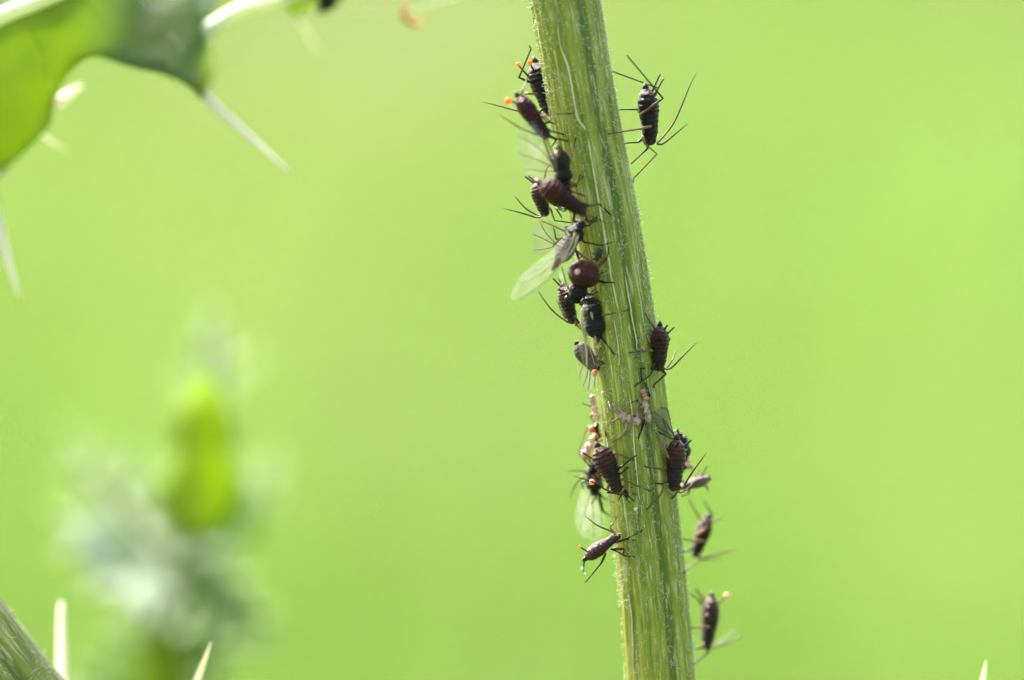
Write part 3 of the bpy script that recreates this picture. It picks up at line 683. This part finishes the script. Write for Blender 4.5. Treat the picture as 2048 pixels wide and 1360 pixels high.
# black winged aphid with spread wings
aphid('black winged aphid with two long clear wings spread out to the left', (1116, 526), (1166, 440), 40, -0.18, (-0.2, 0.1, -0.95), 'black', PROF_W, name='winged_aphid', group='winged aphids on the thistle stem', legmat='dark_leg', bow=0.15,
  legs=[((1155, 470), (1168, 484), (1204, 491, 's'), (1224, 484, 's')), ((1148, 490), (1158, 518), (1170, 502, 's')), ((1150, 500), (1195, 532, 's'), (1215, 514, 's'), (1218, 493, 's'), 'pale_leg'), ((1160, 448), (1176, 452), (1192, 440, 's')), ((1130, 480, .08), (1112, 478, .08), (1107, 454, .1)), ((1140, 470, .08), (1130, 455, .1), (1150, 447, .15), 'pale_leg')],
  ants=[((1168, 438), (1180, 442), (1198, 430, 0.0))],
  wings=[dict(out=[(1140, 462), (1122, 450), (1100, 440), (1080, 437), (1067, 448), (1063, 474), (1065, 504), (1078, 510), (1096, 502), (1114, 490), (1130, 478)], d=lambda x, y: 0.04 + 0.001 * (1130 - x),
      veins=[[(1136, 466), (1108, 452), (1078, 440), 1.2], [(1110, 486), (1092, 466), (1080, 444), 0.9], [(1112, 490), (1088, 478), (1066, 468), 0.9], [(1108, 492), (1086, 498), (1066, 500), 0.9], [(1136, 468), (1120, 478), (1106, 492), 1.4]]),
    dict(out=[(1140, 470), (1120, 486), (1100, 504), (1074, 523), (1050, 543), (1034, 563), (1024, 582), (1022, 597), (1032, 602), (1052, 592), (1076, 574), (1098, 555), (1114, 538), (1130, 508), (1142, 484)], d=lambda x, y: -0.13 - 0.0006 * (1140 - x), mat='pale_wing',
      veins=[[(1142, 476), (1130, 506), (1114, 536), (1080, 570), (1036, 600), 1.1], [(1134, 488), (1112, 520), (1080, 548), (1044, 566), 0.8], [(1120, 504), (1084, 532), (1048, 552), 0.7], [(1140, 468), (1122, 500), (1108, 520), 1.4]], stigma=[(1120, 516), (1113, 528), (1104, 541)], sw=4.5),
    dict(out=[(1148, 462), (1158, 472), (1146, 500), (1128, 526), (1122, 524), (1134, 496)], d=lambda x, y: -0.15, mat='wing', vmat='cream_vein', veins=[[(1150, 466), (1140, 494), (1124, 526), 1.6], [(1156, 472), (1146, 500), (1128, 524), 1.3]])])
# tiny nymph
aphid('tiny dark olive aphid nymph alone on the stem beside the cream rib', (1200, 496), (1192, 522), 15, surf(1196, 508) - 0.018, (0, 0, -1), 'olive', name='aphid_nymph', cat='nymph', group='aphid nymphs', thick=0.6,
  legs=[((1196, 505), (1204, 503), (1207, 500, 's')), ((1195, 512), (1203, 514), (1206, 518, 's')), ((1194, 508), (1187, 508), (1184, 505, 's')), ((1193, 515), (1186, 518), (1184, 522, 's'))], cauda=False)
# round red abdomen, black thorax
aphid('winged aphid with a round glossy dark red abdomen and black thorax', (1177, 522), (1146, 606), 66, -0.17, (0.1, 0.25, -0.95), 'red', PROF_R, name='winged_aphid', group='winged aphids on the thistle stem', legmat='dark_leg', seg=7, rough=0.45, high=0.95, dh=0.1, cauda=False,
  legs=[((1178, 545), (1194, 549), (1206, 545, 's')), ((1180, 556), (1208, 565, 's'), (1230, 565, 's')), ((1160, 580), (1180, 590), (1196, 584, 's')), ((1150, 590), (1168, 596), (1176, 606, 's')), ((1176, 532), (1200, 533, 's'), (1215, 515, 's'), 'pale_leg'), ((1142, 582, .05), (1124, 590, .08), (1118, 575, .1))],
  drops=[((1156, 545, -.105), 7.5, 'pale_droplet')],
  wings=[dict(out=[(1146, 590), (1138, 578), (1131, 560), (1127, 538), (1122, 530), (1117, 545), (1120, 562), (1130, 578), (1138, 588)], d=lambda x, y: -0.03, step=6, mat='pale_wing', veins=[[(1144, 588), (1132, 566), (1124, 534), 1.3]])])
# black thorax plate of that aphid is its front half
# brown aphid behind, against the light
aphid('brown aphid head down behind the glossy red one with a long curved antenna', (1127, 570), (1148, 648), 34, 0.12, (-0.95, 0, 0.1), 'brown',
  legs=[((1134, 582, -.03), (1116, 580, -.05), (1126, 566, -.05), 'pale_leg'), ((1150, 640, -.02), (1153, 650, -.03), (1168, 664, .0), (1178, 672, 's'), 'pale_leg'), ((1148, 632, -.05), (1158, 646, -.07), (1150, 652, -.06), 'dark_leg')],
  ants=[((1142, 644), (1135, 644), (1109, 625), (1088, 600), (1076, 580)), ((1141, 642), (1132, 639, .06), (1122, 619, .08), (1113, 598, .1))],
  corn=[((1123, 574), (1106, 557)), ((1126, 570, .04), (1117, 558, .05))])
# black winged aphid, wings folded
aphid('jet black winged aphid with folded wings edged in cream, clinging to the left stem edge', (1195, 678), (1176, 592), 45, -0.04, (-0.15, 0.1, -0.98), 'black', PROF_W, name='winged_aphid', group='winged aphids on the thistle stem', legmat='black_leg', bow=0.12,
  legs=[((1195, 660), (1204, 677, 's'), (1219, 695, 's'), (1229, 710, 's'), 'dark_leg'), ((1195, 632), (1208, 630, 's'), (1254, 621, 's'), (1258, 620, 's'), 'pale_leg'), ((1182, 604), (1192, 600), (1204, 606, 's')), ((1172, 604, .05), (1162, 606, .1), (1168, 622, .12)), ((1174, 640, .05), (1160, 650, .1), (1172, 672, .12))],
  ants=[((1178, 592), (1182, 584), (1190, 576, -.02)), ((1174, 592), (1170, 582), (1164, 570, -.04))],
  wings=[dict(out=[(1166, 616), (1160, 632), (1160, 660), (1158, 690), (1164, 724), (1180, 744), (1196, 734), (1199, 700), (1194, 670), (1184, 640), (1176, 620)], d=lambda x, y: -0.09 + 0.0009 * (y - 610), vmat='cream_vein', veins=[[(1164, 618), (1164, 650), (1172, 690), (1174, 736), 2.2], [(1182, 624), (1188, 650), (1192, 690), 1.8], [(1166, 650), (1178, 690), (1190, 730), 0.8]])])
# grey aphid below its wings
aphid('plum grey winged aphid with its wings hanging straight down, half behind the left stem edge', (1153, 686), (1196, 742), 36, 0.1, (-0.4, -0.3, -0.85), 'grey', PROF_A, name='winged_aphid', group='winged aphids on the thistle stem', legmat='black_leg', rough=0.6,
  legs=[((1188, 715, -.04), (1195, 710, -.06), (1202, 692, 's')), ((1190, 725, -.04), (1200, 720, -.04), (1206, 726, 's')), ((1192, 732), (1198, 728, -.05), (1208, 727, 's'))],
  corn=[((1158, 698), (1149, 699))], drops=[((1190, 745, -.12), 7.0, 'pale_droplet'), ((1191, 743, -.135), 4.2)],
  wings=[dict(out=[(1172, 712), (1160, 718), (1155, 738), (1159, 760), (1166, 776), (1176, 782), (1185, 778), (1191, 764), (1194, 742), (1188, 724)], d=lambda x, y: 0.02, veins=[[(1184, 724), (1190, 750), (1188, 774), 1.1], [(1182, 726), (1180, 752), (1177, 780), 0.8], [(1178, 724), (1174, 750), (1166, 772), 0.8], [(1172, 722), (1163, 738), (1159, 756), 0.7]])])
# brown aphid on the right edge, mid height
aphid('brown ringed aphid head down on the right stem edge, above the shed skins', (1320, 649), (1318, 743), 37, 0.03, (0.45, 0.1, -0.9), 'brown', legmat='dark_leg',
  legs=[((1311, 688, -.03), (1320, 673, -.1), (1294, 634, -.06), (1290, 626, 's')), ((1306, 701, -.03), (1298, 701, -.05), (1264, 704, 's'), (1258, 706, 's'), 'pale_leg'), ((1309, 726, -.04), (1306, 737, -.06), (1301, 750, -.06), (1272, 770, 's'), (1268, 774, 's')),
        ((1310, 738), (1298, 737, -.02), (1281, 737, 's'), (1283, 762, 's'), 'black_leg'), ((1322, 738), (1332, 748), (1307, 771, 's'), (1309, 776, 's')), ((1330, 690, .06), (1340, 678, .08), (1318, 660, 's'))],
  ants=[((1328, 738), (1342, 736), (1366, 712), (1380, 698), (1396, 682)), ((1328, 737), (1335, 734, .04), (1347, 715, .1), (1351, 701, .14))],
  corn=[((1334, 668), (1349, 654)), ((1328, 660, -.05), (1335, 650, -.08)), ])
# brown aphid on the front of the stem
aphid('reddish brown aphid with amber tube on the stem front, below the sprawling shed skin', (1195, 891), (1238, 985), 46, 0.0, (0.1, 0.12, -0.98), 'brown', PROF_T, legmat='dark_leg', cornmat='amber_cornicle', seg=12,
  legs=[((1215, 925, -.03), (1220, 912, -.06), (1211, 866, 's'), (1210, 860, 's')), ((1220, 922), (1230, 905, -.03), (1264, 919, 's'), (1268, 921, 's'), 'pale_leg'), ((1228, 942), (1242, 934, -.03), (1269, 913, 's'), (1273, 911, 's')), ((1230, 950), (1243, 946, -.02), (1255, 935, 's'), (1258, 936, 's'), 'black_leg'),
        ((1236, 960), (1246, 958, -.03), (1270, 970, 's'), (1296, 980, 's'), (1300, 982, 's'), 'pale_leg'), ((1230, 975), (1215, 985, -.02), (1243, 989, 's')), ((1222, 960, .03), (1214, 978, .05), (1228, 984, .02), 'pale_leg')],
  ants=[((1233, 982), (1212, 980, -.04), (1195, 968, -.05), (1146, 951, -.06)), ((1240, 985), (1254, 990, -.03), (1270, 1004, 's'))],
  corn=[((1184, 917, -.02), (1165, 905, -.03)), ((1203, 912, -.1), (1192, 901, -.15))])
aphid('tiny brown nymph touching the head of the reddish brown aphid on the stem front', (1244, 980), (1256, 994), 12, surf(1249, 987) - 0.014, (0, 0, -1), 'brown', name='aphid_nymph', cat='nymph', group='aphid nymphs', thick=0.6, eyes=False, legmat='dark_leg',
  legs=[((1250, 986), (1262, 984), (1272, 990, 's')), ((1250, 990), (1256, 1002, 's'), (1260, 1006, 's')), ((1246, 986), (1240, 994), (1238, 1000, 's')), ((1252, 984), (1258, 976), (1266, 974, 's'))], cauda=False)
# brown aphid on the right edge, lower
aphid('dark reddish aphid head down on the right stem edge, below the smoky wing', (1354, 876), (1347, 983), 41, 0.07, (0.35, 0.12, -0.93), 'brown', legmat='dark_leg', seg=12,
  legs=[((1338, 918, -.05), (1330, 899, -.1), (1314, 870, 's'), (1311, 864, 's'), 'pale_leg'), ((1335, 938), (1328, 939, -.02), (1294, 934, 's'), (1288, 932, 's'), 'pale_leg'), ((1338, 965), (1328, 968, -.02), (1314, 967, 's'), (1310, 966, 's'), 'black_leg'),
        ((1338, 968, -.02), (1328, 970, -.05), (1322, 989, -.02), (1296, 1016, 's'), (1292, 1020, 's'), 'pale_leg'), ((1354, 970), (1362, 976), (1347, 994, 's'), (1344, 998, 's')), ((1362, 930, .03), (1372, 934, .05), (1360, 950, .1)), ((1365, 905, .03), (1374, 900, .05), (1372, 914, .1), 'black_leg')],
  ants=[((1355, 976), (1365, 976), (1378, 955), (1393, 933), (1414, 904)), ((1352, 980), (1362, 985, .05), (1378, 975, .1), (1390, 960, .15))],
  corn=[((1366, 896), (1382, 880)), ((1350, 897, -.1), (1358, 884, -.15))], corn_r=2.1)
# black winged aphid behind it, one smoky wing flat on the stem
aphid('black winged aphid mostly hidden, one smoky veined wing lying on the right stem edge', (1372, 918), (1356, 864), 30, 0.27, (0.8, 0.2, 0.2), 'black', PROF_W, name='winged_aphid', group='winged aphids on the thistle stem', legmat='black_leg',
  legs=[((1352, 880), (1343, 876, -.1), (1326, 868, 's'), (1309, 860, 's')), ((1366, 874), (1372, 872), (1372, 884)), ((1358, 868), (1354, 858), (1346, 868, 's'))],
  wings=[dict(out=[(1352, 880), (1338, 876), (1322, 866), (1310, 848), (1305, 832), (1312, 820), (1324, 815), (1334, 818), (1338, 832), (1342, 852), (1350, 870)], d=lambda x, y: surf(min(x, axis_px(y) + 60), y) - 0.27 - 0.03, step=6, mat='smoky_wing', vmat='dark_vein',
    veins=[[(1350, 876), (1330, 842), (1310, 826), 1.0], [(1344, 872), (1320, 856), (1308, 842), 0.8], [(1322, 815), (1335, 820), (1344, 858), (1352, 880), 1.0], [(1336, 868), (1326, 842), (1305, 836), 0.7]])])
aphid('pale mauve aphid sticking straight out to the right behind the dark reddish one', (1419, 958), (1362, 976), 25, 0.42, (0.2, 0.95, -0.2), 'dusty', legmat='pale_leg',
  legs=[((1398, 965), (1404, 952, -.02), (1415, 930, -.04), 'dark_leg'), ((1385, 970), (1392, 948), (1402, 940), 'pale_leg'), ((1372, 975), (1366, 960, -.02), (1356, 958, -.12)), ((1380, 975), (1376, 988), (1362, 992, 's'))],
  corn=[((1408, 966), (1417, 980)), ((1410, 958), (1420, 950))])
# black winged aphid left, pale wing hanging
aphid('blurred black winged aphid left of the stem with a pale wing hanging below it', (1190, 922), (1190, 992), 38, 0.36, (-0.5, -0.1, -0.85), 'black', PROF_W, name='winged_aphid', group='winged aphids on the thistle stem', legmat='black_leg',
  legs=[((1190, 980), (1193, 994), (1182, 1008)), ((1196, 982), (1203, 992), (1216, 1002, 0), (1228, 1004, 's')), ((1198, 990), (1206, 1023), (1222, 1032, 0), (1230, 1034, 's'), 'dark_leg'), ((1176, 960), (1164, 966), (1166, 978))],
  ants=[((1176, 950), (1164, 941), (1133, 942)), ((1172, 954), (1160, 957), (1148, 975), (1140, 997))], drops=[((1184, 964, -.22), 6.0, 'pale_droplet'), ((1186, 963, -.24), 2.6)],
  wings=[dict(out=[(1196, 988), (1180, 972), (1164, 974), (1156, 1000), (1150, 1026), (1151, 1050), (1164, 1071), (1186, 1081), (1203, 1073), (1210, 1050), (1206, 1024), (1200, 1004)], d=lambda x, y: 0.03, mat='pale_wing', veins=[[(1192, 988), (1202, 1020), (1205, 1056), 0.9], [(1186, 988), (1186, 1030), (1188, 1074), 0.7], [(1180, 986), (1170, 1024), (1160, 1060), 0.7]])])
# plum aphid in the air left of the stem
aphid('glossy plum aphid stretched out sideways left of the stem with a small orange droplet', (1170, 1118), (1241, 1069), 31, 0.06, (-0.5, 0.75, -0.5), 'gloss_plum', PROF_T, legmat='dark_leg', thick=0.9, seg=12,
  legs=[((1212, 1106), (1202, 1127), (1174, 1161), (1170, 1165)), ((1222, 1098), (1230, 1101, -.03), (1250, 1112, 's'), (1266, 1113, 's'), (1270, 1114, 's')), ((1232, 1085), (1252, 1078, 's'), (1267, 1080, 's'), (1271, 1081, 's'), 'black_leg'), ((1233, 1084, -.02), (1240, 1082, -.04), (1261, 1074, 's'), (1281, 1063, 's'), (1285, 1060, 's')),
        ((1178, 1117, .03), (1168, 1122, .03), (1167, 1145, .03)), ((1226, 1098, .04), (1248, 1098, 's'), (1246, 1112, 's'), 'black_leg')],
  ants=[((1232, 1068), (1219, 1061), (1195, 1051), (1169, 1031)), ((1234, 1068), (1221, 1056, .03), (1228, 1044, .05), (1236, 1030, .08))],
  corn=[((1180, 1106, -.02), (1160, 1094, -.03)), ], drops=[((1160, 1094, -.03), 3.2), ((1164, 1137, .03), 3.0, 'clear_droplet'), ((1170, 1147, .03), 1.8, 'clear_droplet')])
# two blurred aphids low on the right
aphid('blurred purple black aphid with pale leg bands right of the stem, higher of two', (1415, 1032), (1389, 1114), 33, 0.62, (0.7, -0.1, -0.4), 'plum', legmat='pale_leg', thick=1.15,
  legs=[((1396, 1068, -.07), (1416, 1054, -.09), (1398, 1034, -.05), (1375, 995, .0)), ((1408, 1082, -.07), (1386, 1081, -.09), (1366, 1078, 's')), ((1394, 1108), (1400, 1118, -.03), (1372, 1142, 's'), (1368, 1146, 's')), ((1390, 1096, .05), (1378, 1100, .0), (1366, 1104, 's'), 'dark_leg'), ((1416, 1046, .03), (1424, 1030, .04), (1407, 999, .05), 'black_leg')],
  ants=[((1394, 1112), (1402, 1116), (1429, 1109), (1473, 1098)), ((1394, 1112), (1408, 1118, .1), (1446, 1116, .15))],
  corn=[((1420, 1046), (1444, 1034))])
aphid('blurred black aphid with one pale pink droplet right of the stem, lowest of all', (1423, 1190), (1412, 1299), 39, 0.62, (0.75, 0.05, -0.4), 'brown', legmat='pale_leg', thick=1.1,
  legs=[((1420, 1254, -.09), (1400, 1254, -.1), (1382, 1256, 's')), ((1410, 1215, .05), (1400, 1201, .05), (1380, 1187, 's'), 'dark_leg'), ((1414, 1292), (1416, 1305), (1391, 1326, 's'), (1387, 1330, 's'), 'dark_leg'), ((1408, 1285, -.07), (1402, 1296, -.08), (1390, 1298, 's')), ((1412, 1232, -.1), (1416, 1228, -.11), (1424, 1244, -.08))],
  ants=[((1418, 1296), (1428, 1295), (1458, 1284), (1487, 1269)), ((1418, 1296), (1432, 1292, .1), (1456, 1270, .15), (1474, 1252, .2))],
  corn=[((1414, 1205), (1391, 1178)), ((1434, 1208), (1452, 1193))], drops=[((1454, 1192), 6.0, 'pale_droplet')])
# aphid out of focus on the upper leaf
aphid('very blurred black aphid on the leaf lobe hanging from the top edge', (640, 22), (686, -40), 40, 1.55, (0.3, -0.7, -0.6), 'black', group='aphids on the leaf', legmat='black_leg', thick=1.2,
  legs=[((660, -5), (640, -10, .05), (630, -20, .15)), ((668, -12), (690, -5, .05), (700, -25, .2)), ((672, -20), (650, -30, .1), (640, -35, .2)), ((680, -25), (700, -25, .1), (712, -35, .25))],
  corn=[((648, 14), (646, 28))])

# shed skins
SK = dict(name='shed_skin', cat='shed skin', group='shed aphid skins on the stem', legmat='skin_leg', cauda=False, eyes=False, seg=6, rough=2.2, antmat='skin_leg')
aphid('pale sprawling shed skin with bent empty legs flat on the stem', (1282, 846), (1238, 830), 24, surf(1258, 838) - 0.035, (0, 0.1, -1), 'skin', PROF_S,
  legs=[((1244, 830), (1222, 818), (1216, 800, 's')), ((1248, 828), (1228, 812), (1226, 803, 's')), ((1242, 835, -.02), (1234, 838, -.03), (1218, 846, 's')), ((1254, 845), (1252, 862, -.02), (1230, 880, 's')), ((1262, 846), (1250, 868), (1226, 883, 's')), ((1276, 842, -.01), (1275, 820), (1274, 800, 's'))], **SK)
aphid('upright shed skin with an orange knobbly tip on the stem front', (1289, 800), (1298, 846), 17, surf(1294, 822) - 0.03, (0.1, 0, -1), 'skin', PROF_S,
  legs=[((1296, 838), (1300, 850), (1295, 872, 's')), ((1290, 810), (1280, 816), (1276, 850, 's')), ((1296, 815), (1293, 830, -.03), (1292, 850, -.02)), ((1290, 796), (1300, 792), (1290, 765, 's'), 'dark_leg'), ((1288, 838), (1284, 856), (1276, 878, 's'), 'dark_leg'), ((1286, 806), (1276, 796), (1262, 806, 's'))],
  drops=[((1286, 783, -.02), 5.4, 'skin_orange'), ((1289, 790, -.02), 5.0, 'skin_orange'), ((1293, 797, -.03), 5.2, 'skin_orange')], **SK)
aphid('pinkish shed skin stuck to the left stem edge, above an orange speckled one', (1184, 788), (1196, 842), 19, axis_d(815) + 0.02, (-1, 0, -0.1), 'skin', PROF_S,
  legs=[((1190, 812), (1182, 812), (1164, 806)), ((1188, 826), (1180, 834), (1190, 846)), ((1188, 800), (1180, 796), (1184, 786))], **SK)
aphid('orange and black shed skin bulging from the left stem edge', (1192, 845), (1198, 878), 18, axis_d(860) - 0.03, (-0.8, 0, -0.5), 'skin_orange', PROF_S,
  legs=[((1192, 846, -.05), (1194, 858, -.07), (1200, 876, -.06), 'black_leg'), ((1195, 848, -.05), (1190, 856, -.08), (1197, 868, -.06), 'black_leg'), ((1195, 868), (1192, 884), (1206, 880, 's'), 'dark_leg')],
  drops=[((1184, 858, -.02), 7.0, 'skin_orange')], **SK)
aphid('crumpled cream shed skin left of the stem, behind the reddish brown aphid', (1194, 868), (1166, 920), 26, axis_d(895) + 0.03, (-0.8, 0.2, -0.4), 'skin', PROF_S,
  legs=[((1180, 895), (1166, 896), (1158, 912)), ((1190, 905), (1206, 900), (1222, 895, 's')), ((1174, 912), (1182, 926), (1200, 930)), ((1178, 900), (1168, 908), (1170, 925), 'black_leg')],
  ants=[((1182, 880), (1178, 852, .05), (1166, 876, .1), (1158, 908, .15))], **SK)
aphid('small cream shed skin scrap behind the dark reddish aphid', (1370, 900), (1376, 940), 18, axis_d(920) + 0.12, (0.9, 0, -0.2), 'skin', PROF_S,
  legs=[((1374, 925), (1388, 940), (1396, 934)), ((1372, 930), (1366, 944), (1356, 950))], **SK)
# red patch between the legs on the left: a ripe droplet in a torn skin
aphid('small red bellied aphid squeezed between the black winged one and the reddish brown one', (1196, 928), (1178, 948), 22, 0.24, (-0.3, 0.3, -0.9), 'red', legmat='pale_leg', cauda=False, legs=[((1186, 938), (1176, 928), (1168, 918)), ((1190, 944), (1198, 956, -.02), (1212, 962, 's')), ((1182, 946), (1190, 960), (1206, 972, 's'))])

# small pale egg and a white scale speck on the stem
for (x, y, r), lab, nm, mt in (((1220, 664, 3.6), 'tiny round pale egg on the stem beside the jet black aphid', 'insect_egg', 'pale_droplet'), ((1272, 1018, 4.2), 'tiny white crumb on the stem below the reddish brown aphid', 'crumb', 'hair')):
    mb = MB(); c = P(x, y, surf(x, y) - 0.006); ball(mb, c, r * PX)
    mb.v = [v + (v - c) * 0.5 * noise.noise((v - c) * 120) for v in mb.v] if nm == 'crumb' else mb.v
    o = build(nm, mb, M[mt]); o['label'] = lab; o['category'] = 'egg' if nm == 'insect_egg' else 'crumb'

# silk thread with a curled dry husk hanging in the air left of the stem
silk = empty('spider_thread', P(640, 70, 1.8), 'thin slack spider thread holding a curled orange husk, left of the stem top', 'thread')
mb = MB(); tube(mb, smooth_path([P(600, 22, 1.75), P(700, 26, 1.7), P(808, 20, 1.45), P(940, -10, 0.9), P(1100, -70, 0.1)], 8), lambda k: 0.0022, 5); build('strand', mb, M['thread'], silk)
husk = empty('curled_husk', P(815, 20, 1.45), 'tiny curled orange husk caught on a thread above the meadow', 'husk')
mb = MB(); tube(mb, smooth_path([P(816, 8, 1.45), P(808, 20, 1.45), P(811, 36, 1.45), P(824, 46, 1.45), P(838, 44, 1.45), P(843, 36, 1.45)], 6), lambda k: 0.019 * (0.6 + 0.5 * math.sin(math.pi * k)), 8); build('curl', mb, M['husk'], husk)
